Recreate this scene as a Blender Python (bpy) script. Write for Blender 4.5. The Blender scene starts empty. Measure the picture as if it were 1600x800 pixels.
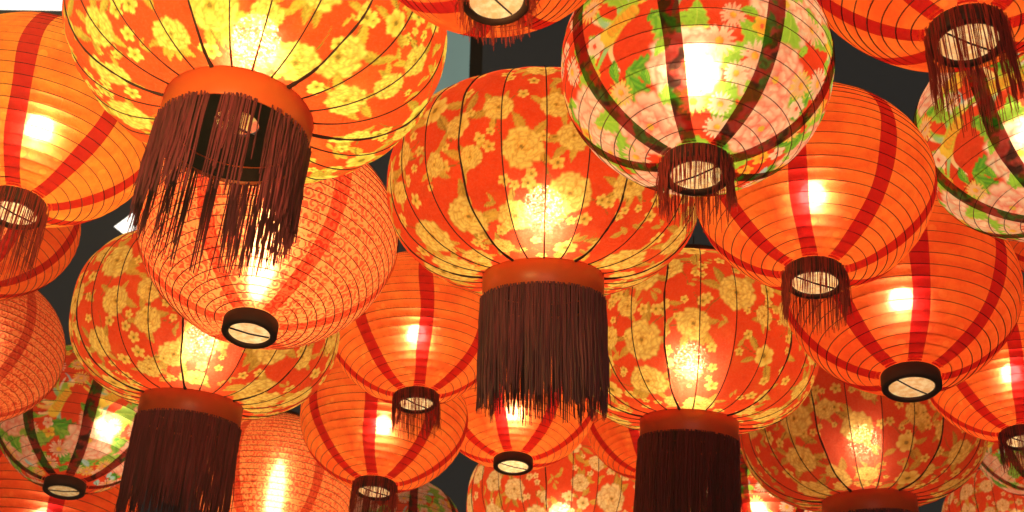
import bpy, bmesh, math, random
import numpy as np
from mathutils import Vector, Matrix, Quaternion

sc = bpy.context.scene
# ------------------------------------------------------------------ camera
PITCH, ROLL = math.radians(33), math.radians(2.6)
fwd = Vector((0, math.cos(PITCH), math.sin(PITCH)))
r0 = Vector((1, 0, 0)); u0 = r0.cross(fwd)
rt = r0 * math.cos(ROLL) + u0 * math.sin(ROLL)
up = -r0 * math.sin(ROLL) + u0 * math.cos(ROLL)
cam_d = bpy.data.cameras.new('camera'); cam = bpy.data.objects.new('camera', cam_d)
sc.collection.objects.link(cam)
M = Matrix((rt, up, -fwd)).transposed().to_4x4(); M.translation = Vector((0, 0, 1.6))
cam.matrix_world = M
cam_d.sensor_width = 36.0; cam_d.lens = 47.25; cam_d.clip_end = 500; cam_d.clip_start = .05
cam_d.dof.use_dof = True; cam_d.dof.focus_distance = 4.3; cam_d.dof.aperture_fstop = 5.6
sc.camera = cam
# ------------------------------------------------------------------ world (dim night air) and exposure
w = bpy.data.worlds.new('World'); sc.world = w; w.use_nodes = True
bg = w.node_tree.nodes['Background']
bg.inputs[0].default_value = (.019, .018, .0165, 1); bg.inputs[1].default_value = 1.0
sc.view_settings.view_transform = 'Standard'; sc.view_settings.look = 'None'
sc.view_settings.exposure = 0.0; sc.view_settings.gamma = 1
sc.cycles.use_denoising = True
sc.cycles.max_bounces = 10; sc.cycles.diffuse_bounces = 5; sc.cycles.transparent_max_bounces = 24
sc.cycles.transmission_bounces = 8; sc.cycles.sample_clamp_indirect = 4.0
sc.cycles.caustics_reflective = False; sc.cycles.caustics_refractive = False
def area(name, loc, aim, size, power, col):
    l = bpy.data.lights.new(name, 'AREA'); l.shape = 'DISK'; l.size = size; l.energy = power; l.color = col
    o = bpy.data.objects.new(name, l); sc.collection.objects.link(o); o.location = loc
    o.rotation_euler = (Vector(aim) - Vector(loc)).to_track_quat('-Z', 'Y').to_euler(); return o
area('front_fill', (.5, -3.5, .6), (0, 5, 4.4), 4.0, 120, (1, .60, .45))  # added soft fill from behind the camera, lifts the dark fringes
gl = bpy.data.lights.new('golden_fill', 'POINT'); gl.energy = 75; gl.color = (1, .66, .20); gl.shadow_soft_size = .12  # added unseen lamp, gives the upper left its golden flare wash
go = bpy.data.objects.new('golden_fill', gl); sc.collection.objects.link(go)
go.location = Vector((0, 0, 1.6)) + (fwd + rt * (120 - 800) / 2100 + up * (400 + 55) / 2100).normalized() * 2.55
# ------------------------------------------------------------------ materials
def new_mat(name):
    m = bpy.data.materials.new(name); m.use_nodes = True
    nt = m.node_tree; nt.nodes.clear()
    return m, nt, nt.nodes.new('ShaderNodeOutputMaterial')
def N(nt, kind, **kw):
    n = nt.nodes.new(kind)
    for k, v in kw.items(): setattr(n, k, v)
    return n
def math_n(nt, op, a, b=None, c=None):
    n = nt.nodes.new('ShaderNodeMath'); n.operation = op
    for i, v in enumerate((a, b, c)):
        if v is None: continue
        if isinstance(v, (int, float)): n.inputs[i].default_value = v
        else: nt.links.new(v, n.inputs[i])
    return n.outputs[0]
def mixc(nt, fac, a, b, mode='MIX'):
    n = nt.nodes.new('ShaderNodeMix'); n.data_type = 'RGBA'; n.blend_type = mode
    for s, v in ((0, fac), (6, a), (7, b)):
        if isinstance(v, (int, float)): n.inputs[s].default_value = v
        elif isinstance(v, tuple): n.inputs[s].default_value = (*v, 1)
        else: nt.links.new(v, n.inputs[s])
    return n.outputs[2]
def noise(nt, vec, scale, detail=3, rough=.5, dist=0):
    n = nt.nodes.new('ShaderNodeTexNoise'); n.inputs['Scale'].default_value = scale
    n.inputs['Detail'].default_value = detail; n.inputs['Roughness'].default_value = rough
    n.inputs['Distortion'].default_value = dist
    nt.links.new(vec, n.inputs['Vector']); return n.outputs['Fac']
def ramp(nt, fac, lo, hi, a=0., b=1.):
    n = nt.nodes.new('ShaderNodeMapRange'); n.clamp = True
    n.inputs[1].default_value = lo; n.inputs[2].default_value = hi
    n.inputs[3].default_value = a; n.inputs[4].default_value = b
    nt.links.new(fac, n.inputs[0]); return n.outputs[0]
def lit_cloth(nt, out, colour, see_through, clear=(.95, .62, .36), diffuse=.30, inside=(.95, .80, .52), glow=.34, soft=.6):
    """thin lit cloth or paper: light passes mostly scattered, part of it forward, a little straight through;
    the unprinted inner face is paler than the outer one"""
    oi = N(nt, 'ShaderNodeObjectInfo'); ge = N(nt, 'ShaderNodeNewGeometry')
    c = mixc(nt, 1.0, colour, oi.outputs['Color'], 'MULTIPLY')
    tr = N(nt, 'ShaderNodeBsdfTranslucent'); nt.links.new(c, tr.inputs[0])
    di = N(nt, 'ShaderNodeBsdfDiffuse')
    nt.links.new(mixc(nt, ge.outputs['Backfacing'], c, mixc(nt, .32, c, inside)), di.inputs[0])
    tcb = N(nt, 'ShaderNodeTexCoord'); bp = N(nt, 'ShaderNodeBump'); bp.inputs['Strength'].default_value = .55; bp.inputs['Distance'].default_value = .03
    nt.links.new(noise(nt, tcb.outputs['Object'], 5.5, 4, .6, .6), bp.inputs['Height'])
    nt.links.new(bp.outputs[0], tr.inputs['Normal']); nt.links.new(bp.outputs[0], di.inputs['Normal'])
    m1 = N(nt, 'ShaderNodeMixShader'); nt.links.new(ramp(nt, ge.outputs['Backfacing'], 0, 1, diffuse, .46), m1.inputs[0])
    nt.links.new(tr.outputs[0], m1.inputs[1]); nt.links.new(di.outputs[0], m1.inputs[2])
    rf = N(nt, 'ShaderNodeBsdfRefraction'); rf.inputs['IOR'].default_value = 1.35; rf.inputs['Roughness'].default_value = .62
    nt.links.new(mixc(nt, .12, c, clear), rf.inputs[0])
    m3 = N(nt, 'ShaderNodeMixShader'); nt.links.new(ramp(nt, ge.outputs['Backfacing'], 0, 1, glow, .05), m3.inputs[0])
    nt.links.new(m1.outputs[0], m3.inputs[1]); nt.links.new(rf.outputs[0], m3.inputs[2])
    tp = N(nt, 'ShaderNodeBsdfTransparent')
    nt.links.new(mixc(nt, .55, c, clear), tp.inputs[0])
    r2 = N(nt, 'ShaderNodeBsdfRefraction'); r2.inputs['IOR'].default_value = 1.12; r2.inputs['Roughness'].default_value = .50
    nt.links.new(mixc(nt, .55, c, clear), r2.inputs[0])
    m4 = N(nt, 'ShaderNodeMixShader'); m4.inputs[0].default_value = soft
    nt.links.new(tp.outputs[0], m4.inputs[1]); nt.links.new(r2.outputs[0], m4.inputs[2])
    m2 = N(nt, 'ShaderNodeMixShader')
    if isinstance(see_through, float): m2.inputs[0].default_value = see_through
    else: nt.links.new(see_through, m2.inputs[0])
    nt.links.new(m3.outputs[0], m2.inputs[1]); nt.links.new(m4.outputs[0], m2.inputs[2])
    nt.links.new(m2.outputs[0], out.inputs[0])
def plain(name, col, rough=.6, spec=.3, var=.25, scale=9.):
    m, nt, out = new_mat(name)
    p = N(nt, 'ShaderNodeBsdfPrincipled')
    tc = N(nt, 'ShaderNodeTexCoord')
    f = noise(nt, tc.outputs['Object'], scale, 4)
    nt.links.new(mixc(nt, f, tuple(v * (1 - var) for v in col), tuple(min(1, v * (1 + var)) for v in col)), p.inputs['Base Color'])
    p.inputs['Roughness'].default_value = rough; p.inputs['Specular IOR Level'].default_value = spec
    nt.links.new(p.outputs[0], out.inputs[0]); return m
# printed silk (print is a colour attribute of the cloth mesh)
def silk_mat(name, weave, see, spark, glow):
    m, nt, out = new_mat(name)
    at = N(nt, 'ShaderNodeAttribute'); at.attribute_name = 'print'
    tc = N(nt, 'ShaderNodeTexCoord')
    f = noise(nt, tc.outputs['Object'], 7, 5, .6)
    g = noise(nt, tc.outputs['Object'], weave, 2, .7)
    fl = math_n(nt, 'MULTIPLY', ramp(nt, noise(nt, tc.outputs['Object'], 19, 4, .7, .5), .50, .68), .45)
    base = mixc(nt, fl, at.outputs['Color'], mixc(nt, 1.0, at.outputs['Color'], (.84, .50, .36), 'MULTIPLY')) if spark > .1 else at.outputs['Color']
    c = mixc(nt, 1.0, base, mixc(nt, f, (.80, .78, .76), (1, 1, 1)), 'MULTIPLY')
    c = mixc(nt, 1.0, c, mixc(nt, g, (.84, .82, .80), (1, 1, 1)), 'MULTIPLY')
    lit_cloth(nt, out, c, ramp(nt, g, .50, .66, see, see + spark), glow=glow, diffuse=.32, soft=.55 if spark > .1 else .6)
    return m
M_silk = silk_mat('silk_print', 64, .006, .15, .10)
M_bright = silk_mat('bright_print', 40, .08, .05, .17)
def paper_mat():
    m, nt, out = new_mat('orange_paper')
    tc = N(nt, 'ShaderNodeTexCoord'); o = tc.outputs['Object']
    f = ramp(nt, noise(nt, o, 3.2, 5, .62, .4), .36, .66)
    g = noise(nt, o, 16, 3, .6)
    vo = N(nt, 'ShaderNodeTexVoronoi'); vo.inputs['Scale'].default_value = 9.0; nt.links.new(o, vo.inputs['Vector'])
    blot = math_n(nt, 'MULTIPLY', ramp(nt, vo.outputs['Distance'], .30, .36, 1, 0), ramp(nt, noise(nt, o, 2.0, 2), .5, .62))
    c = mixc(nt, f, (.80, .098, .013), (.90, .195, .024))
    c = mixc(nt, math_n(nt, 'MULTIPLY', blot, .45), c, (.95, .34, .05))
    c = mixc(nt, 1.0, c, mixc(nt, g, (.86, .80, .78), (1, 1, 1)), 'MULTIPLY')
    lit_cloth(nt, out, c, .085, glow=.13, diffuse=.34)
    return m
M_paper = paper_mat()
def scroll_mat():
    m, nt, out = new_mat('scroll_print')
    tc = N(nt, 'ShaderNodeTexCoord'); o = tc.outputs['Object']
    vo = N(nt, 'ShaderNodeTexVoronoi'); vo.inputs['Scale'].default_value = 14.0
    vo.inputs['Randomness'].default_value = .75
    nt.links.new(o, vo.inputs['Vector'])
    d = N(nt, 'ShaderNodeVectorMath'); d.operation = 'SUBTRACT'
    nt.links.new(o, d.inputs[0]); nt.links.new(vo.outputs['Position'], d.inputs[1])
    s = N(nt, 'ShaderNodeSeparateXYZ'); nt.links.new(o, s.inputs[0])
    cx = N(nt, 'ShaderNodeCombineXYZ')
    nt.links.new(math_n(nt, 'MULTIPLY', s.outputs[1], -1.), cx.inputs[0]); nt.links.new(s.outputs[0], cx.inputs[1])
    nz = N(nt, 'ShaderNodeVectorMath'); nz.operation = 'NORMALIZE'; nt.links.new(cx.outputs[0], nz.inputs[0])
    dt = N(nt, 'ShaderNodeVectorMath'); dt.operation = 'DOT_PRODUCT'
    nt.links.new(d.outputs[0], dt.inputs[0]); nt.links.new(nz.outputs[0], dt.inputs[1])
    sd = N(nt, 'ShaderNodeSeparateXYZ'); nt.links.new(d.outputs[0], sd.inputs[0])
    ang = math_n(nt, 'ARCTAN2', sd.outputs[2], dt.outputs['Value'])
    sw = math_n(nt, 'SINE', math_n(nt, 'MULTIPLY_ADD', vo.outputs['Distance'], 13.0, ang))
    curl = ramp(nt, sw, -.25, .15)
    gaps = ramp(nt, noise(nt, o, 17, 3), .36, .46)
    mask = math_n(nt, 'MULTIPLY', curl, gaps)
    f = noise(nt, o, 3.0, 4)
    c = mixc(nt, f, (.92, .23, .05), (.96, .36, .095))
    c = mixc(nt, math_n(nt, 'MULTIPLY', mask, .92), c, (.74, .045, .012))
    lit_cloth(nt, out, c, .15, glow=.25)
    return m
M_scroll = scroll_mat()
def strap_mat(name, tint, patchy):
    """dark paper strip glued over the lit shade: filters what shines through it"""
    m, nt, out = new_mat(name)
    tc = N(nt, 'ShaderNodeTexCoord'); o = tc.outputs['Object']
    c = mixc(nt, noise(nt, o, 14, 3), tuple(v * .75 for v in tint), tint)
    if patchy:
        c = mixc(nt, ramp(nt, noise(nt, o, 8, 2, .4), .54, .62), c, (.06, .20, .05))
        c = mixc(nt, ramp(nt, noise(nt, o, 6.2, 2, .4), .60, .68), c, (.05, .03, .03))
    tp = N(nt, 'ShaderNodeBsdfTransparent'); nt.links.new(c, tp.inputs[0])
    di = N(nt, 'ShaderNodeBsdfDiffuse'); nt.links.new(mixc(nt, .5, c, (.30, .01, .01)), di.inputs[0])
    mx = N(nt, 'ShaderNodeMixShader'); mx.inputs[0].default_value = .14
    nt.links.new(tp.outputs[0], mx.inputs[1]); nt.links.new(di.outputs[0], mx.inputs[2])
    nt.links.new(mx.outputs[0], out.inputs[0]); return m
M_strap = strap_mat('red_strap', (.68, .085, .22), False)
M_strap_print = strap_mat('printed_strap', (.36, .07, .07), True)
M_strap_scroll = strap_mat('scroll_strap', (.92, .42, .42), False)
M_wire = plain('hoop_wire', (.085, .016, .008), .6, .2)
M_rib = plain('dark_rib', (.040, .010, .008), .6, .2)
M_ring = plain('lacquered_ring', (.055, .022, .017), .62, .22)
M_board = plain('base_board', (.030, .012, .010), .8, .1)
def thread_mat(name, col, streak):
    m, nt, out = new_mat(name); p = N(nt, 'ShaderNodeBsdfPrincipled'); tc = N(nt, 'ShaderNodeTexCoord')
    mp = N(nt, 'ShaderNodeMapping'); mp.inputs['Scale'].default_value = (streak, streak, 1.2); nt.links.new(tc.outputs['Object'], mp.inputs[0])
    f = ramp(nt, noise(nt, mp.outputs[0], 1.0, 3, .7), .3, .7)
    nt.links.new(mixc(nt, f, tuple(v * .25 for v in col), tuple(v * 1.35 for v in col)), p.inputs['Base Color'])
    p.inputs['Roughness'].default_value = .5; p.inputs['Specular IOR Level'].default_value = .3
    nt.links.new(p.outputs[0], out.inputs[0]); return m
M_thread = thread_mat('maroon_thread', (.125, .015, .026), 42)
M_thread_red = plain('red_thread', (.42, .04, .02), .5, .35, .4, 14)
M_fine = thread_mat('fine_maroon_thread', (.34, .032, .022), 50)
M_cord = plain('black_cord', (.02, .018, .016), .7, .2)
m, nt, out = new_mat('orange_collar')
tc = N(nt, 'ShaderNodeTexCoord')
c_ = mixc(nt, noise(nt, tc.outputs['Object'], 5, 4), (.72, .10, .022), (.88, .19, .035))
p = N(nt, 'ShaderNodeBsdfPrincipled'); nt.links.new(c_, p.inputs['Base Color'])
p.inputs['Roughness'].default_value = .38; p.inputs['Specular IOR Level'].default_value = .5
tl = N(nt, 'ShaderNodeBsdfTranslucent'); nt.links.new(c_, tl.inputs[0])
mx = N(nt, 'ShaderNodeMixShader'); mx.inputs[0].default_value = .35
nt.links.new(p.outputs[0], mx.inputs[1]); nt.links.new(tl.outputs[0], mx.inputs[2]); nt.links.new(mx.outputs[0], out.inputs[0])
M_collar = m
BULB = 130.0
def bulb_mat(k):
    m, nt, out = new_mat('lamp_glass'); e = N(nt, 'ShaderNodeEmission')
    e.inputs[0].default_value = (1, .84, .60, 1); e.inputs[1].default_value = BULB * k
    nt.links.new(e.outputs[0], out.inputs[0]); return m
M_bulb = {}
def bulb(k):
    k = round(k, 3)
    if k not in M_bulb: M_bulb[k] = bulb_mat(k)
    return M_bulb[k]
# ------------------------------------------------------------------ mesh helpers
C = sc.collection
def mesh(name, V, F, mat, smooth=True):
    me = bpy.data.meshes.new(name)
    me.from_pydata([tuple(map(float, v)) for v in V], [], F); me.materials.append(mat)
    if smooth: me.polygons.foreach_set('use_smooth', [True] * len(me.polygons))
    me.update(); return me
def obj(name, me, parent=None, kind=None):
    o = bpy.data.objects.new(name, me); C.objects.link(o)
    if parent is not None: o.parent = parent
    if kind: o['kind'] = kind
    return o
def grid(P, close_u=True):
    nv, nu = P.shape[:2]; F = []
    for j in range(nv - 1):
        for i in range(nu if close_u else nu - 1):
            a, b = j * nu + i, j * nu + (i + 1) % nu
            F.append((a, b, b + nu, a + nu))
    return P.reshape(-1, 3), F
def tube(pts, rad, sides=5, closed=False):
    """tube along points; rad number or list"""
    pts = [Vector(p) for p in pts]; n = len(pts); V = []; F = []
    for i, p in enumerate(pts):
        a = pts[(i - 1) % n] if closed or i else p
        b = pts[(i + 1) % n] if closed or i < n - 1 else p
        t = (b - a).normalized()
        x = t.cross(Vector((.13, .21, .97))).normalized(); y = t.cross(x)
        r = rad[i] if hasattr(rad, '__len__') else rad
        for k in range(sides):
            q = 2 * math.pi * k / sides
            V.append(p + x * (r * math.cos(q)) + y * (r * math.sin(q)))
    for i in range(n if closed else n - 1):
        for k in range(sides):
            a, b = i * sides + k, i * sides + (k + 1) % sides
            c, d = ((i + 1) % n) * sides + k, ((i + 1) % n) * sides + (k + 1) % sides
            F.append((a, b, d, c))
    if not closed:
        F.append(tuple(range(sides))[::-1]); F.append(tuple((n - 1) * sides + k for k in range(sides)))
    return V, F
def lathe(prof, nu=48):
    """closed profile [(r, z)...] turned about z"""
    V = []; F = []; n = len(prof)
    for i in range(nu):
        q = 2 * math.pi * i / nu
        for r, z in prof: V.append((r * math.sin(q), -r * math.cos(q), z))
    for i in range(nu):
        for k in range(n):
            a, b = i * n + k, i * n + (k + 1) % n
            c, d = ((i + 1) % nu) * n + k, ((i + 1) % nu) * n + (k + 1) % n
            F.append((a, c, d, b))
    return V, F
# profile of a lantern of unit radius: centre at z = 0
class Profile:
    def __init__(s, h, rend, p, q, n=400):
        t = np.linspace(-math.pi / 2, math.pi / 2, n)
        z = h * np.sin(t)
        r = rend + (1 - rend) * np.clip(1 - np.abs(z / h) ** p, 0, 1) ** (1 / q)
        L = np.concatenate([[0], np.cumsum(np.hypot(np.diff(r), np.diff(z)))]); s.L = L[-1]
        s.s, s.r, s.z, s.h, s.rend = L / L[-1], r, z, h, rend
    def at(s, t): return np.interp(t, s.s, s.r), np.interp(t, s.s, s.z)
PA = Profile(.63, .365, 2.3, 2.1)
PB = Profile(.84, .24, 2.0, 1.45)
PC = Profile(.86, .24, 2.1, 1.6)
PD = Profile(.84, .20, 2.0, 1.6)
def dent(u, t):
    return 1 + .009 * np.sin(2 * u + 1.3 + 3 * t) + .006 * np.sin(3 * u - 5 * t + .4) + .0045 * np.sin(5 * u + 7 * t + 2)
def shade_points(prof, nu, nv, hoops=0, ribs=0, amp=.008):
    t = np.linspace(0, 1, nv); u = np.arange(nu) * 2 * math.pi / nu
    r, z = prof.at(t)
    R = r[:, None] * np.ones((1, nu))
    R = R * dent(u[None, :], t[:, None])
    if hoops: R = R + (amp * np.abs(np.sin(math.pi * t * hoops)))[:, None]
    if ribs: R = R * (1 + amp * np.abs(np.sin(u * ribs / 2)) * np.sin(math.pi * t)[:, None] ** .5)
    if ribs:   # gathers at the collar
        R = R * (1 + .010 * np.sin(u * 53 + 2 * np.sin(u * 7))[None, :] * np.exp(-t / .10)[:, None])
    return np.stack([R * np.sin(u), -R * np.cos(u), z[:, None] * np.ones((1, nu))], -1)
# ------------------------------------------------------------------ printing flowers on cloth
class Print:
    def __init__(s, P, ground, rnd):
        s.P = P.reshape(-1, 3); s.rnd = rnd; s.n = len(s.P)
        s.col = np.tile(np.array(ground, float), (s.n, 1))
    def local(s, phi, t, prof, size, rot=0.):
        t = min(.985, max(.015, t))
        r, z = prof.at(t); r2, z2 = prof.at(min(1, t + .01)); r1, z1 = prof.at(max(0, t - .01))
        c = np.array([r * math.sin(phi), -r * math.cos(phi), z])
        tu = np.array([math.cos(phi), math.sin(phi), 0])
        tv = np.array([(r2 - r1) * math.sin(phi), -(r2 - r1) * math.cos(phi), z2 - z1]); tv /= np.linalg.norm(tv)
        d = s.P - c
        i = np.nonzero((d * d).sum(1) < (size * 1.45) ** 2)[0]
        x, y = d[i] @ tu / size, d[i] @ tv / size
        return i, x * math.cos(rot) + y * math.sin(rot), -x * math.sin(rot) + y * math.cos(rot)
    def blend(s, i, a, c):
        s.col[i] = s.col[i] * (1 - a[:, None]) + c * a[:, None]
    def petal(s, L, ang, d, la, lb, base, tip, edge, wav=.09, dark=.5, soft=.10):
        i, x, y = L
        ca, sa = math.cos(ang), math.sin(ang)
        a = (x * ca + y * sa - d) / la; b = (-x * sa + y * ca) / lb
        e = np.hypot(a, b); ph = np.arctan2(b, a); k = s.rnd.uniform(0, 6)
        e = e + wav * np.sin(5 * ph + k) + wav * .6 * np.sin(9 * ph + 2 * k)
        al = np.clip((1 + soft - e) / (2 * soft), 0, 1)
        if not len(al) or al.max() <= 0: return
        m = np.clip((a + .8) / 1.7, 0, 1)[:, None] ** 1.3
        c = base * (1 - m) + tip * m
        g = (np.clip((e - .72) / .28, 0, 1) * dark)[:, None]
        s.blend(i, al, c * (1 - g) + edge * g)
    def rose(s, L, base, tip, edge, core, n=(8, 7, 6, 5), dark=.5):
        f = s.rnd
        for k, (m, d, l) in enumerate(zip(n, (.62, .46, .30, .15), (.40, .34, .27, .20))):
            o = f.uniform(0, 6)
            for q in range(m):
                s.petal(L, o + q * 2 * math.pi / m + f.uniform(-.15, .15), d * f.uniform(.9, 1.08), l * f.uniform(.9, 1.1),
                        l * 1.05, base * f.uniform(.8, 1.08), tip * f.uniform(.88, 1.1), edge, dark=dark)
        s.petal(L, 0, 0, .10, .10, core, core, core)
    def blossom(s, L, n, base, tip, edge, core, lb=.32):
        o = s.rnd.uniform(0, 6)
        for q in range(n):
            s.petal(L, o + q * 2 * math.pi / n, .52, .45, lb, base, tip, edge, .05, .4)
        s.petal(L, 0, 0, .2, .2, core, core, core, .02)
    def leaf(s, L, a, b, edge, fat=.36, dark=.45):
        i, x, y = L
        yy = y - .16 * x * x
        wdt = fat * np.clip(1 - x * x, 0, 1) * (1 - .25 * x)
        e = np.abs(yy) / np.maximum(wdt, 1e-4)
        e = e + .13 * np.sin(x * 22)
        al = np.clip((1.1 - e) / .2, 0, 1) * (np.abs(x) < 1)
        m = np.clip(.5 + .5 * np.sin(x * 16 + np.abs(yy) * 22), 0, 1)[:, None] * .45 + (yy > 0)[:, None] * .3
        c = a * (1 - m) + b * m
        v = np.clip(1 - np.abs(yy) / .035, 0, 1)[:, None]
        c = c * (1 - .6 * v) + edge * .6 * v
        g = (np.clip((e - .7) / .4, 0, 1) * dark)[:, None]
        s.blend(i, al, c * (1 - g) + edge * g)
    def stroke(s, L, pts, w0, w1, c0, c1, soft=.02):
        i, x, y = L; best = np.full(len(x), 9.); m = np.zeros(len(x)); n = len(pts) - 1
        for k in range(n):
            (x0, y0), (x1, y1) = pts[k], pts[k + 1]
            dx, dy = x1 - x0, y1 - y0
            q = np.clip(((x - x0) * dx + (y - y0) * dy) / (dx * dx + dy * dy + 1e-9), 0, 1)
            d = np.hypot(x - x0 - q * dx, y - y0 - q * dy)
            tt = (k + q) / n; wd = w0 + (w1 - w0) * tt
            d = d / wd
            b = d < best; best = np.where(b, d, best); m = np.where(b, tt, m)
        al = np.clip((1.15 - best) / .3, 0, 1); m = m[:, None]
        s.blend(i, al, c0 * (1 - m) + c1 * m)
A3 = lambda *v: np.array(v, float)
def arc(x, y, a, l, bend, n=9):
    pts = [(x, y)]
    for k in range(n):
        a += bend / n; x += math.cos(a) * l / n; y += math.sin(a) * l / n; pts.append((x, y))
    return pts
def cut_panels(P, seed):
    f = random.Random(seed + 5); pm = list(range(6)); f.shuffle(pm); off = [(pm[k] - k) * math.pi / 3 for k in range(6)]; Q = P.copy()
    u = np.arctan2(P[..., 0], -P[..., 1]) % (2 * math.pi)
    g = np.floor((u - math.pi / 6) / (math.pi / 3)).astype(int) % 6
    a = np.array(off)[g]; c, s_ = np.cos(a), np.sin(a)
    Q[..., 0] = P[..., 0] * c - P[..., 1] * s_; Q[..., 1] = P[..., 0] * s_ + P[..., 1] * c
    return Q
def print_silk(P, prof, seed, pale):
    f = random.Random(seed); pr = Print(P, (.80, .066, .014), f)
    yel = A3(.95, .56, .07) if not pale else A3(.95, .60, .18)
    tip = A3(1., .78, .17) if not pale else A3(1., .82, .38)
    edge = A3(.62, .25, .03); olive = A3(.30, .17, .02); lf = A3(.55, .32, .035)
    spots = []
    def free(phi, t, d):
        r, z = prof.at(t); c = np.array([r * math.sin(phi), -r * math.cos(phi), z])
        if all(np.linalg.norm(c - q) > d + e for q, e in spots):
            spots.append((c, d)); return True
        return False
    # light cloudy ground
    for k in range(70):
        L = pr.local(f.uniform(0, 6.28), f.uniform(.02, .98), prof, f.uniform(.08, .2), f.uniform(0, 6))
        i, x, y = L; a = np.clip(1 - np.hypot(x, y * 1.6), 0, 1) * .30
        pr.blend(i, a, A3(.86, .17, .028))
    tries = 0
    while tries < 900:
        tries += 1
        phi, t = f.uniform(0, 6.28), f.uniform(.06, .94)
        big = tries < 380
        sz = (f.uniform(.11, .155) if tries < 60 else f.uniform(.07, .11)) if big else f.uniform(.032, .058)
        if not free(phi, t, sz * (1.10 if big else .9)): continue
        r, _ = prof.at(t)
        if big:
            for q in range(f.randint(3, 6)):
                an = f.uniform(0, 6.28); d = sz * f.uniform(1.0, 1.35)
                L = pr.local(phi + math.cos(an) * d / r, t + math.sin(an) * d / prof.L, prof, sz * f.uniform(.45, .7), an + f.uniform(-.5, .5))
                pr.leaf(L, lf * f.uniform(.7, 1.3), A3(.80, .48, .07), olive)
            for q in range(f.randint(1, 3)):
                an = f.uniform(0, 6.28); L = pr.local(phi, t, prof, sz * 2.2, an)
                pr.stroke(L, arc(.2, 0, 0, .75, f.uniform(-1.2, 1.2)), .016, .008, olive * .8, olive)
                e = arc(.2, 0, 0, .75, 0)[-1]
                L2 = pr.local(phi + math.cos(an) * .9 * 2 * sz / r, t + math.sin(an) * .9 * 2 * sz / prof.L, prof, sz * f.uniform(.28, .42), an)
                pr.blossom(L2, 5, yel * .8, tip, edge, olive, .36)
            L = pr.local(phi, t, prof, sz, f.uniform(0, 6))
            if f.random() < .86: pr.rose(L, yel * A3(.92, .72, .5) * f.uniform(.75, 1), tip, edge * .85, olive, (9, 8, 6, 4), .75)
            else: pr.blossom(pr.local(phi, t, prof, sz * .75, f.uniform(0, 6)), 6, yel * .8, tip, edge, olive, .40)
        else:
            q = f.random(); L = pr.local(phi, t, prof, sz, f.uniform(0, 6))
            if q < .55: pr.blossom(L, 5, yel * .85, tip, edge, olive, .34)
            else:
                pr.leaf(L, lf, A3(.80, .50, .08), olive)
                L = pr.local(phi + .02, t + .02, prof, sz * .8, f.uniform(0, 6)); pr.leaf(L, lf, A3(.85, .55, .1), olive)
    return pr.col
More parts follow.
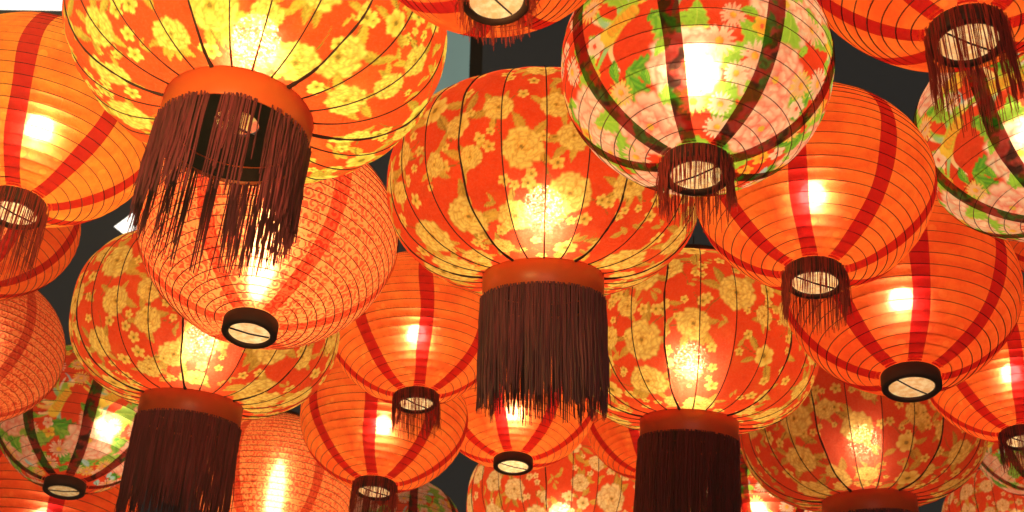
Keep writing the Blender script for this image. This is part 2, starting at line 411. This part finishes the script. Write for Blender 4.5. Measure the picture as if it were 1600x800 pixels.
def print_bright(P, prof, seed, deep):
    f = random.Random(seed); pr = Print(P, (.80, .05, .012), f)
    pk = A3(1., .56, .36); wh = A3(1., .80, .55); rd = A3(.86, .10, .05); rose = A3(.90, .12, .09)
    gr = A3(.03, .33, .02); lg = A3(.34, .70, .05); dg = A3(.02, .12, .02); ye = A3(.98, .66, .06); og = A3(.9, .36, .03); bl = A3(.30, .58, .58)
    if deep: pk, wh, lg = A3(.92, .36, .22), A3(1., .66, .45), A3(.30, .55, .06)
    spots = []
    def free(phi, t, d):
        r, z = prof.at(t); c = np.array([r * math.sin(phi), -r * math.cos(phi), z])
        if all(np.linalg.norm(c - q) > d + e for q, e in spots):
            spots.append((c, d)); return True
        return False
    n_b = 0
    first = [('bird', -.38, .40), ('bird', .22, .47), ('peony', .86, .47), ('peony', .95, .25), ('peony', .10, .24), ('peony', -1.15, .21), ('mum', .02, .19), ('mum', -.8, .52),
             ('peony', 2.2, .3), ('bird', 2.9, .4), ('peony', -2.4, .42), ('peony', .1, .68), ('bird', -1.75, .42), ('peony', -2.9, .25), ('bird', 1.55, .5)]
    for k in range(900):
        phi, t = f.uniform(0, 6.28), f.uniform(.05, .95)
        if k < len(first): phi, t = first[k][1:]
        r, _ = prof.at(t)
        kind = first[k][0] if k < len(first) else 'peony' if k < 60 else 'mum' if k < 300 else 'small'
        sz = {'peony': f.uniform(.25, .33), 'bird': .34, 'mum': f.uniform(.085, .12), 'small': f.uniform(.05, .075)}[kind]
        if kind == 'bird' and n_b >= 9: continue
        if not free(phi, t, sz * (.55 if k < len(first) else .80)): continue
        if kind == 'bird': n_b += 1
        R0 = f.uniform(0, 6.28) if kind != 'bird' else f.uniform(-.6, .9)
        if kind == 'peony':
            for q in range(6):
                an = R0 + q * 1.05 + f.uniform(-.3, .3); d = sz * f.uniform(.95, 1.15)
                L = pr.local(phi + math.cos(an) * d / r, t + math.sin(an) * d / prof.L, prof, sz * f.uniform(.6, .85), an + f.uniform(-.4, .4))
                pr.leaf(L, gr if f.random() < .45 else lg * .8, lg, dg if f.random() < .5 else A3(.7, .8, .12), .5)
            pr.rose(pr.local(phi, t, prof, sz, R0), rose if f.random() < .65 else pk * .9, wh, A3(.92, .17, .11), ye * .8, (8, 6, 5, 3), .85)
        elif kind == 'bird':
            L = pr.local(phi, t, prof, sz, R0)
            for q in range(7):
                pr.stroke(L, arc(-.1, -.05, 2.4 + q * .28, f.uniform(.7, 1.1), f.uniform(-1.5, 1.5)), .10, .03,
                          (lg, ye, bl, pk)[q % 4], (lg, wh, lg, ye)[q % 4])
            for q in range(5):
                pr.stroke(L, arc(.1, .1, .9 + q * .3, .75, -.9), .09, .02, (ye, lg, bl)[q % 3], (lg, bl, wh)[q % 3])
            pr.stroke(L, arc(-.35, -.2, .4, 1.0, .6), .20, .10, ye, lg)
            for q in range(7):
                pr.petal(L, .5, -.25 + q * .11, .09, .15, og, ye, lg * .7, .03, .5)
            pr.petal(L, .62, .72, .15, .12, ye, wh, og)
            pr.stroke(L, arc(.66, .5, .3, .38, -.9), .04, .012, wh, wh); pr.stroke(L, arc(.6, .55, 1.3, .36, .8), .035, .01, bl, bl)
        elif kind == 'mum':
            L = pr.local(phi, t, prof, sz, R0); c = f.choice((wh, pk, ye, wh))
            for q in range(16): pr.petal(L, q * .3927 + f.uniform(-.1, .1), .58, .44, .11, pk * .85, c, c, .02, 0)
            pr.petal(L, 0, 0, .26, .26, og, ye, rd, .05)
        else:
            q = f.random(); L = pr.local(phi, t, prof, sz * 1.25, R0)
            if q < .50: pr.leaf(L, gr if f.random() < .5 else lg, lg, dg, .5)
            elif q < .68: pr.blossom(L, 5, og, ye, ye, rd, .36)
            elif q < .9: pr.blossom(L, 5, pk, wh, wh, rd, .38)
            else: pr.leaf(L, bl, A3(.6, .8, .75), bl, .4)
    return pr.col
# ------------------------------------------------------------------ lantern parts
def shade_mesh(name, prof, nu, nv, mat, hoops=0, ribs=0, amp=.008, paint=None):
    P = shade_points(prof, nu, nv, hoops, ribs, amp)
    V, F = grid(P); me = mesh(name, V, F, mat)
    if paint is not None:
        col = np.clip(paint(P), .004, 1); a = me.color_attributes.new('print', 'FLOAT_COLOR', 'POINT')
        a.data.foreach_set('color', np.concatenate([col, np.ones((len(col), 1))], 1).astype(np.float32).ravel())
    return me
def hoop_mesh(prof, t, rad, sag):
    r, z = prof.at(t); n = 56; q = np.arange(n) * 2 * math.pi / n
    V, F = tube([((r * dent(a, t) + .002) * math.sin(a), -(r * dent(a, t) + .002) * math.cos(a), z + sag * math.sin(a * 2 + t * 9)) for a in q], rad, 4, True)
    return mesh('hoop', V, F, M_wire)
def rib_mesh(prof, phi, rad, seam, rnd, ribs=24):
    pts = []; rr = []; n = 40 if not seam else 70; k = rnd.uniform(0, 6)
    for i in range(n):
        t = i / (n - 1); r, z = prof.at(t)
        p = phi + (.005 * math.sin(t * 34 + k) if seam else .004 * math.sin(t * 9 + k))
        r *= 1.003 * dent(p, t)
        pts.append((r * math.sin(p), -r * math.cos(p), z))
        rr.append(rad * (1 + (.9 * rnd.random() if seam else 0) + (1.6 if seam else .5) * max(0, (.12 - t) / .12)))
    V, F = tube(pts, rr, 5); return mesh('rib', V, F, M_rib)
def strap_mesh(prof, phi, width, mat, rnd):
    n, m = 48, 5; k = rnd.uniform(0, 6); P = np.zeros((n, m, 3))
    for i in range(n):
        t = i / (n - 1); r, z = prof.at(t)
        wd = width * (.72 + .28 * math.sin(math.pi * t)) * (1 + .05 * math.sin(t * 23 + k))
        for j in range(m):
            p = phi + (j / (m - 1) - .5) * min(wd / r, .62) + .012 * math.sin(t * 15 + k)
            rr = r * dent(p, t) + .015
            P[i, j] = (rr * math.sin(p), -rr * math.cos(p), z)
    V, F = grid(P, False); return mesh('strap', V, F, mat)
def fringe_mesh(rim, z0, length, count, rad, mat, rnd, ragged=.25, loose=.05, holes=0.):
    V = []; F = []
    clump = [rnd.uniform(-1, 1) for _ in range(40)]
    for i in range(count):
        a = 2 * math.pi * (i + rnd.uniform(-.6, .6)) / count
        c = clump[int(a / 6.2832 * 40) % 40]
        if rnd.random() < holes * (.5 + c): continue
        r0 = rim + rnd.uniform(-.012, .012)
        l = length * (1 - ragged * rnd.random() ** 2 + .06 * c)
        da = rnd.gauss(0, loose * .5) + .03 * c; dr = rnd.gauss(0, loose * .35) + .006
        pts = []; rr = []
        for k in range(5):
            t = k / 4; aa = a + da * t * t; r = r0 + dr * t + .006 * math.sin(t * 7 + i)
            pts.append((r * math.sin(aa), -r * math.cos(aa), z0 - l * t))
            rr.append(rad * (rnd.uniform(.7, 1.15) if k < 4 else .5))
        v, f = tube(pts, rr, 3); o = len(V); V += v; F += [tuple(q + o for q in g) for g in f]
    return mesh('fringe', V, F, mat, False)
def icos(rad, sx=1, sz=1):
    bm = bmesh.new(); bmesh.ops.create_icosphere(bm, subdivisions=2, radius=rad)
    for v in bm.verts: v.co.x *= sx; v.co.y *= sx; v.co.z *= sz
    me = bpy.data.meshes.new('bulb'); bm.to_mesh(me); bm.free(); me.materials.append(bulb(1.0)); return me
rnd = random.Random(5)
def ring_lathe(ro, ri, z0, z1, b=.012):
    return lathe([(ro - b, z0), (ro, z0 + b), (ro, z1 - b), (ro - b, z1), (ri + b, z1), (ri, z1 - b), (ri, z0 + b), (ri + b, z0)], 48)
def neck_lathe(ro, ri, z0, z1):
    return lathe([(ro - .012, z0), (ro, z0 + .012), (ro, z1 - .01), (ro - .006, z1), (ro - .016, z1), (ro - .018, z0 + .03), (ri + .004, z0 + .026), (ri, z0 + .016), (ri + .008, z0)], 48)
def top_parts(root, prof, ring_mat):
    V, F = ring_lathe(prof.rend + .012, prof.rend - .04, prof.h - .01, prof.h + .10)
    obj('top_collar', mesh('top_collar', V, F, ring_mat), root)
    V, F = tube([(0, 0, prof.h + .04), (0, 0, prof.h + .2), (0, 0, prof.h + .32)], .005, 6)
    c = obj('hanging_cord', mesh('hanging_cord', V, F, M_cord), root)
    V, F = tube([(-prof.rend + .02, 0, prof.h + .05), (0, 0, prof.h + .065), (prof.rend - .02, 0, prof.h + .05)], .012, 6)
    obj('hook_bar', mesh('hook_bar', V, F, M_cord), root)
def wire_bar(root, r, z, a):
    V, F = tube([(-r * math.cos(a), -r * math.sin(a), z), (0, 0, z - .01), (r * math.cos(a), r * math.sin(a), z)], .007, 5)
    obj('cross_wire', mesh('cross_wire', V, F, M_cord), root)
m, nt, out = new_mat('cream_paper'); tc = N(nt, 'ShaderNodeTexCoord')
cp = mixc(nt, ramp(nt, noise(nt, tc.outputs['Object'], 16, 4, .6), .4, .65), (.80, .50, .22), (.92, .78, .48))
tl = N(nt, 'ShaderNodeBsdfTranslucent'); nt.links.new(cp, tl.inputs[0]); dd = N(nt, 'ShaderNodeBsdfDiffuse'); nt.links.new(cp, dd.inputs[0])
mx = N(nt, 'ShaderNodeMixShader'); mx.inputs[0].default_value = .45
nt.links.new(tl.outputs[0], mx.inputs[1]); nt.links.new(dd.outputs[0], mx.inputs[2]); nt.links.new(mx.outputs[0], out.inputs[0]); M_cream = m
def paper_disc(root, r, z):
    V = [(0, 0, z)] + [(r * math.sin(q * .1571), -r * math.cos(q * .1571), z) for q in range(40)]; F = [(0, 1 + q, 1 + (q + 1) % 40) for q in range(40)]
    obj('paper_disc', mesh('paper_disc', V, F, M_cream), root)
def root_obj(name):
    o = bpy.data.objects.new(name, None); C.objects.link(o); o.empty_display_size = .1; return o
SHADES = {}
def make_silk(seed, pale, flen, nth=820, rag=.40, holes=0.):
    root = root_obj('floral_silk_lantern'); root['category'] = 'lantern'; root['group'] = 'big yellow-flowered silk lanterns'
    if seed not in SHADES: SHADES[seed] = shade_mesh('silk_shade', PA, 768, 210, M_silk, 0, 24, .020, lambda P: print_silk(cut_panels(P, seed), PA, seed, pale))
    obj('shade', SHADES[seed], root)
    for k in range(24):
        seam = k % 4 == 2
        obj('rib', rib_mesh(PA, k * math.pi / 12, .0040 if not seam else .0044, seam, rnd), root)
    V, F = ring_lathe(.385, .372, -.80, -.622, .004); obj('collar', mesh('collar', V, F, M_collar), root)
    V, F = ring_lathe(.3715, .365, -.785, -.70, .002); obj('collar_dark_sleeve', mesh('collar_dark_sleeve', V, F, M_board), root)  # dark sleeve added to darken the inside of the collar
    V, F = ring_lathe(.371, .115, -.69, -.665, .003); obj('base_board', mesh('base_board', V, F, M_board), root)
    wire_bar(root, .12, -.70, .4)
    if flen: obj('fringe', fringe_mesh(.381, -.79, flen, nth, .0042, M_thread, rnd, rag, .022, holes), root, 'stuff')
    o = obj('bulb', icos(.13), root); o.location.z = -.10
    top_parts(root, PA, M_ring)
    return root
def make_paper(flen, red=False):
    root = root_obj('paper_lantern'); root['category'] = 'lantern'; root['group'] = 'plain orange paper lanterns'
    nh = 25
    obj('shade', shade_mesh('paper_shade', PB, 120, nh * 6 + 1, M_paper, nh, 0, .012), root)
    for k in range(1, nh): obj('hoop', hoop_mesh(PB, k / nh, .0044, .006), root)
    for k in range(8): obj('strap', strap_mesh(PB, k * math.pi / 4, .155, M_strap, rnd), root)
    V, F = neck_lathe(.245, .185, -.96, -.83); obj('bottom_ring', mesh('bottom_ring', V, F, M_ring), root)
    paper_disc(root, .226, -.925); wire_bar(root, .18, -.94, .7)  # disc added so the ring opening shows bright cream
    if flen: obj('fringe', fringe_mesh(.250, -.845, flen, 230, .0038, M_thread_red if red else M_fine, rnd, .45, .04, .35), root, 'stuff')
    o = obj('bulb', icos(.11), root); o.location.z = -.06
    top_parts(root, PB, M_ring)
    return root
def make_bright(seed, deep, flen):
    root = root_obj('floral_print_lantern'); root['category'] = 'lantern'; root['group'] = 'bright flower-print lanterns'
    nh = 20
    obj('shade', shade_mesh('print_shade', PC, 768, 20 * 11 + 1, M_bright, nh, 0, .010, lambda P: print_bright(P, PC, seed, deep)), root)
    for k in range(1, nh): obj('hoop', hoop_mesh(PC, k / nh, .0038, .005), root)
    for k in range(8): obj('strap', strap_mesh(PC, k * math.pi / 4, .14, M_strap_print, rnd), root)
    V, F = neck_lathe(.250, .182, -.98, -.85); obj('bottom_ring', mesh('bottom_ring', V, F, M_ring), root)
    paper_disc(root, .230, -.945); wire_bar(root, .18, -.96, -.4)  # disc added here too, to brighten the opening from the bulb above
    if flen: obj('fringe', fringe_mesh(.255, -.87, flen, 230, .0038, M_fine, rnd, .45, .04, .35), root, 'stuff')
    o = obj('bulb', icos(.135), root); o.location.z = 0.0
    top_parts(root, PC, M_ring)
    return root
def make_scroll():
    root = root_obj('scroll_print_lantern'); root['category'] = 'lantern'; root['group'] = 'red scroll-patterned lanterns'
    nh = 34
    obj('shade', shade_mesh('scroll_shade', PD, 128, 34 * 5 + 1, M_scroll, nh, 0, .005), root)
    for k in range(1, nh): obj('hoop', hoop_mesh(PD, k / nh, .0042, .004), root)
    for k in range(6): obj('strap', strap_mesh(PD, k * math.pi / 3 + .5, .12, M_strap_scroll, rnd), root)
    V, F = neck_lathe(.205, .152, -.95, -.83); obj('bottom_ring', mesh('bottom_ring', V, F, M_ring), root)
    paper_disc(root, .185, -.915); wire_bar(root, .15, -.93, .15)
    o = obj('bulb', icos(.105, 1, 4.6), root); o.location = (.0, -.10, -.20)
    top_parts(root, PD, M_ring)
    return root
def copy_tree(o):
    c = o.copy(); C.objects.link(c)
    for ch in o.children:
        d = ch.copy(); C.objects.link(d); d.parent = c; d.matrix_parent_inverse = ch.matrix_parent_inverse
    return c
PROTO = {}
BUILD = {
    'silk_one': lambda: make_silk(11, False, .74), 'silk_sparse': lambda: make_silk(29, False, .60, 720, .5, .7), 'silk_two': lambda: make_silk(29, False, .80), 'silk_pale': lambda: make_silk(43, True, .74),
    'paper_bare': lambda: make_paper(0), 'paper_fringed': lambda: make_paper(.44), 'paper_long': lambda: make_paper(.62), 'paper_red': lambda: make_paper(.30, True),
    'bright_fringed': lambda: make_bright(7, False, .42), 'bright_bare': lambda: make_bright(7, False, 0), 'bright_deep': lambda: make_bright(21, True, 0),
    'scroll': make_scroll}
HB = {'silk': .80, 'pape': .96, 'brig': .98, 'scro': .95}
used = {}
def lantern(kind, loc, R, tilt, turn, label, power=1.0, tint=(1, 1, 1), bulb_at=None, squash=1.0):
    if kind not in PROTO: PROTO[kind] = BUILD[kind](); o = PROTO[kind]
    else: o = copy_tree(PROTO[kind])
    x, y, z = loc
    ax = Vector((tilt[0], tilt[1], -1)).normalized()
    q = Vector((0, 0, -1)).rotation_difference(ax) @ Quaternion((0, 0, 1), -math.atan2(x, y) + math.radians(turn))
    h = HB[kind[:4]]
    if not o.get('based'):
        for ch in o.children: ch.location.z += h          # base of the thing: the bottom of its ring
        o['based'] = 1
    o.rotation_mode = 'QUATERNION'; o.rotation_quaternion = q
    o.scale = (R, R, R * squash); o.location = Vector(loc) + ax * (h * R * squash)
    o['label'] = label
    for ch in o.children:
        n = ch.name.split('.')[0]
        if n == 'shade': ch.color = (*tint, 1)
        if n == 'bulb':
            ch.material_slots[0].link = 'OBJECT'; ch.material_slots[0].material = bulb(power * (.64 if kind[:4] == 'silk' else .66 if kind[:4] == 'brig' else .31 if kind == 'scroll' else 1))
            if bulb_at: ch.location = (bulb_at[0], bulb_at[1], bulb_at[2] + h)
    return o
# ------------------------------------------------------------------ the lanterns, nearest first
S = lantern
S('silk_sparse', (-.731, 2.798, 4.15), .516, (-.03, .01), 4, 'biggest yellow-flowered silk lantern, cut by the top edge, with a see-through fringe', 1.25, (1.03, 1.45, 1.15))  # tint puts the golden flare wash into the silk colour
S('silk_one', (.094, 3.562, 4.175), .504, (.03, .24), 0, 'yellow-flowered silk lantern in the middle of the photo, whole, with wide dark fringe', squash=.95)
S('silk_one', (-1.186, 4.598, 4.198), .504, (-.04, .18), 140, 'yellow-flowered silk lantern with long dark fringe below the scroll-patterned lantern', .9)
S('silk_two', (.734, 4.70, 4.263), .501, (-.03, .20), 200, 'yellow-flowered silk lantern with dark fringe, right of and below the middle one', .95)
S('silk_one', (1.884, 6.41, 4.782), .626, (.04, .14), 250, 'dim red yellow-flowered silk lantern low on the right, its fringe out of frame', .46, (1, .8, .8))
S('silk_pale', (.357, 7.212, 4.60), .549, (0, 0), 20, 'pale-flowered silk lantern at the bottom edge behind a small bare-ringed orange lantern')
S('silk_pale', (3.751, 9.122, 5.455), .511, (0, 0), 120, 'far pale-flowered silk lantern in the bottom right corner', .7, (1, .8, .8))
S('paper_fringed', (.925, 3.373, 4.09), .365, (-.06, .01), -5, 'orange paper lantern with fringed ring right under the bright flower-print lantern', 1.0)
S('paper_bare', (1.395, 4.073, 4.162), .41, (-.03, -.04), 12, 'red-orange paper lantern with bare black ring and glaring bulb at the right', .8, (1, .75, .8))
S('paper_long', (-1.47, 3.291, 4.153), .36, (-.02, .02), -14, 'flare-tinted golden orange paper lantern at the left edge with long ragged fringe', 1.3, (1.03, 1.55, 1.15))  # yellow flare light is put into the paper tint
S('paper_fringed', (-.405, 5.146, 4.535), .381, (.07, .03), 4, 'orange paper lantern with short fringe just left of the wide middle fringe', 1.15)
S('paper_fringed', (-.584, 5.908, 4.461), .40, (-.03, 0), -10, 'orange paper lantern whose fringed ring touches the bottom edge left of centre', 1.0)
S('paper_bare', (.05, 6.248, 4.733), .41, (.01, -.02), -14, 'small orange paper lantern with bare ring right below the middle fringe', 1.25, squash=.88)
S('paper_red', (-.084, 2.253, 4.059), .331, (.07, -.03), 10, 'orange paper lantern cut by the top edge, only its red-fringed ring showing')
S('paper_long', (1.122, 2.501, 4.311), .40, (0, .03), 8, 'orange paper lantern in the top right corner with large fringed ring', .85)
S('paper_fringed', (2.351, 5.502, 4.675), .395, (0, .01), 5, 'orange paper lantern at the right edge low down, fringed ring half cut', 1.0, (1, .85, .85))
S('paper_bare', (-2.228, 4.749, 4.742), .38, (0, 0), 20, 'red-orange paper lantern at the left edge just below the golden one', .6, (1, .8, .8))
S('paper_bare', (-2.503, 7.028, 4.348), .493, (0, 0), 6, 'dim red paper lantern in the bottom left corner behind flower-print one', .6, (1, .6, .7))
S('paper_bare', (.786, 6.44, 4.771), .356, (0, 0), -20, 'mostly hidden orange paper lantern left of the lower right dark fringe', .8, (1, .8, .8))
S('paper_bare', (2.455, 4.94, 5.183), .334, (0, 0), 15, 'red paper lantern showing a sliver at the right edge under the flower-print one', .5, (1, .65, .7))
S('bright_fringed', (.48, 2.799, 4.05), .365, (-.03, .02), -9, 'bright red, pink and green flower-print lantern at the top, nearly whole, with fringe', 1.1)
S('bright_deep', (-2.152, 6.225, 4.537), .406, (.01, -.01), 6, 'dark flower-print lantern with bare black ring at the lower left', .62, (1, 1, 1), (.3, -.1, -.05))
S('bright_bare', (1.672, 3.349, 4.345), .384, (.10, .05), -22, 'bright flower-print lantern cut by the right edge, behind a large fringed ring', .95)
S('bright_deep', (3.611, 8.234, 5.651), .417, (0, 0), 60, 'far flower-print lantern showing a corner at the right edge low down', .8)
S('bright_bare', (1.538, 7.52, 4.744), .42, (0, 0), 80, 'flower-print lantern glimpsed at the bottom between dark fringe and red silk', 1.1)
S('bright_deep', (-.671, 8.667, 4.945), .42, (0, 0), 100, 'dark flower-print lantern glimpsed at the bottom edge behind the fringed ring', .35)
S('scroll', (-.816, 3.746, 4.08), .428, (-.01, -.06), 0, 'scroll-patterned orange lantern with glaring white streak behind the biggest fringe', 1.25)
S('scroll', (-2.454, 5.463, 4.523), .406, (0, 0), 60, 'dim scroll-patterned lantern cut by the left edge at mid height', .5, (1, .85, .85))
S('scroll', (-1.323, 7.406, 4.73), .475, (0, 0), 0, 'scroll-patterned lantern at the bottom edge with white streak between fringe and orange lantern', .9)
for o in list(C.objects):
    if 'based' in o: del o['based']

# ------------------------------------------------------------------ what shows in the gaps far behind
def box_between(name, corners, thick, mat, parent=None):
    """slab: quad corners (world) extruded away from the camera side"""
    c = [Vector(p) for p in corners]; n = (c[1] - c[0]).cross(c[3] - c[0]).normalized() * thick
    V = c + [p + n for p in c]
    me = mesh(name, V, [(0, 1, 2, 3), (7, 6, 5, 4), (0, 4, 5, 1), (1, 5, 6, 2), (2, 6, 7, 3), (3, 7, 4, 0)], mat, False)
    return obj(name, me, parent)
def glowing(name, col, k):
    m, nt, out = new_mat(name); e = N(nt, 'ShaderNodeEmission'); tc = N(nt, 'ShaderNodeTexCoord')
    nt.links.new(mixc(nt, noise(nt, tc.outputs['Generated'], 2, 2), tuple(v * .85 for v in col), col), e.inputs[0])
    e.inputs[1].default_value = k; nt.links.new(e.outputs[0], out.inputs[0]); return m
M_window = glowing('dim_window_glass', (.17, .25, .21), 1.0)
M_tube = glowing('white_light_panel', (1, .95, .84), 1.5)
M_frame = plain('dark_frame', (.02, .02, .02), .6, .2)
WIN = {'pane': [(-1.034, 10.235, 9.548), (-0.47, 10.245, 9.589), (-0.482, 9.474, 10.488), (-1.076, 9.467, 10.445)], 'frame': [(-0.479, 10.166, 9.527), (-0.357, 10.166, 9.533), (-0.37, 9.401, 10.426), (-0.49, 9.402, 10.419)], 'bar1': [(-0.913, 9.943, 9.688), (-0.427, 9.791, 9.912), (-0.428, 9.763, 9.944), (-0.914, 9.917, 9.721)], 'bar2': [(-0.908, 10.012, 9.604), (-0.422, 9.857, 9.833), (-0.424, 9.833, 9.861), (-0.91, 9.989, 9.632)], 'light1': [(-3.618, 6.49, 7.52), (-2.76, 6.697, 7.746), (-2.776, 6.441, 8.008), (-3.609, 6.245, 7.783)], 'light2': [(-2.704, 7.596, 6.624), (-2.445, 7.764, 6.499), (-2.364, 7.66, 6.697), (-2.564, 7.562, 6.747)]}
wn = root_obj('window'); wn.location = WIN['pane'][3]
wn['label'] = 'dim green-grey lit window with two dark bars in the gap above the middle lantern'; wn['category'] = 'window'
for nm, q in (('pane', WIN['pane']), ('frame', WIN['frame']), ('bar', WIN['bar1']), ('bar', WIN['bar2'])):
    o = box_between(nm, [Vector(p) - wn.location for p in q], .05, M_window if nm == 'pane' else M_frame, wn)
for q, lab in ((WIN['light1'], 'white ceiling light showing in the top left corner above the golden lantern'),
               (WIN['light2'], 'white ceiling light peeping out left of the scroll-patterned lantern')):
    r_ = root_obj('ceiling_light'); r_.location = q[0]; r_['label'] = lab; r_['category'] = 'ceiling light'; r_['group'] = 'white ceiling lights'
    box_between('light_panel', [Vector(p) - r_.location for p in q], .06, M_tube, r_)
    e = [Vector(p) - r_.location for p in q]
    box_between('light_frame', [e[3], e[2], e[2] + (e[2] - e[1]) * .12, e[3] + (e[3] - e[0]) * .12], .10, M_frame, r_)

# ------------------------------------------------------------------ thin haze box added to fade the scene and catch the golden fill
bm = bmesh.new(); bmesh.ops.create_cube(bm, size=1)
for v in bm.verts: v.co = Vector((v.co.x * 20, v.co.y * 20 + 4, (v.co.z + .5) * 12.2 - .6))
hm = bpy.data.meshes.new('haze'); bm.to_mesh(hm); bm.free()
m, nt, out = new_mat('air'); pv = N(nt, 'ShaderNodeVolumePrincipled')
pv.inputs['Color'].default_value = (.9, .9, .9, 1); pv.inputs['Density'].default_value = .005
nt.links.new(pv.outputs[0], out.inputs['Volume']); hm.materials.append(m)
obj('haze', hm, None, 'stuff')
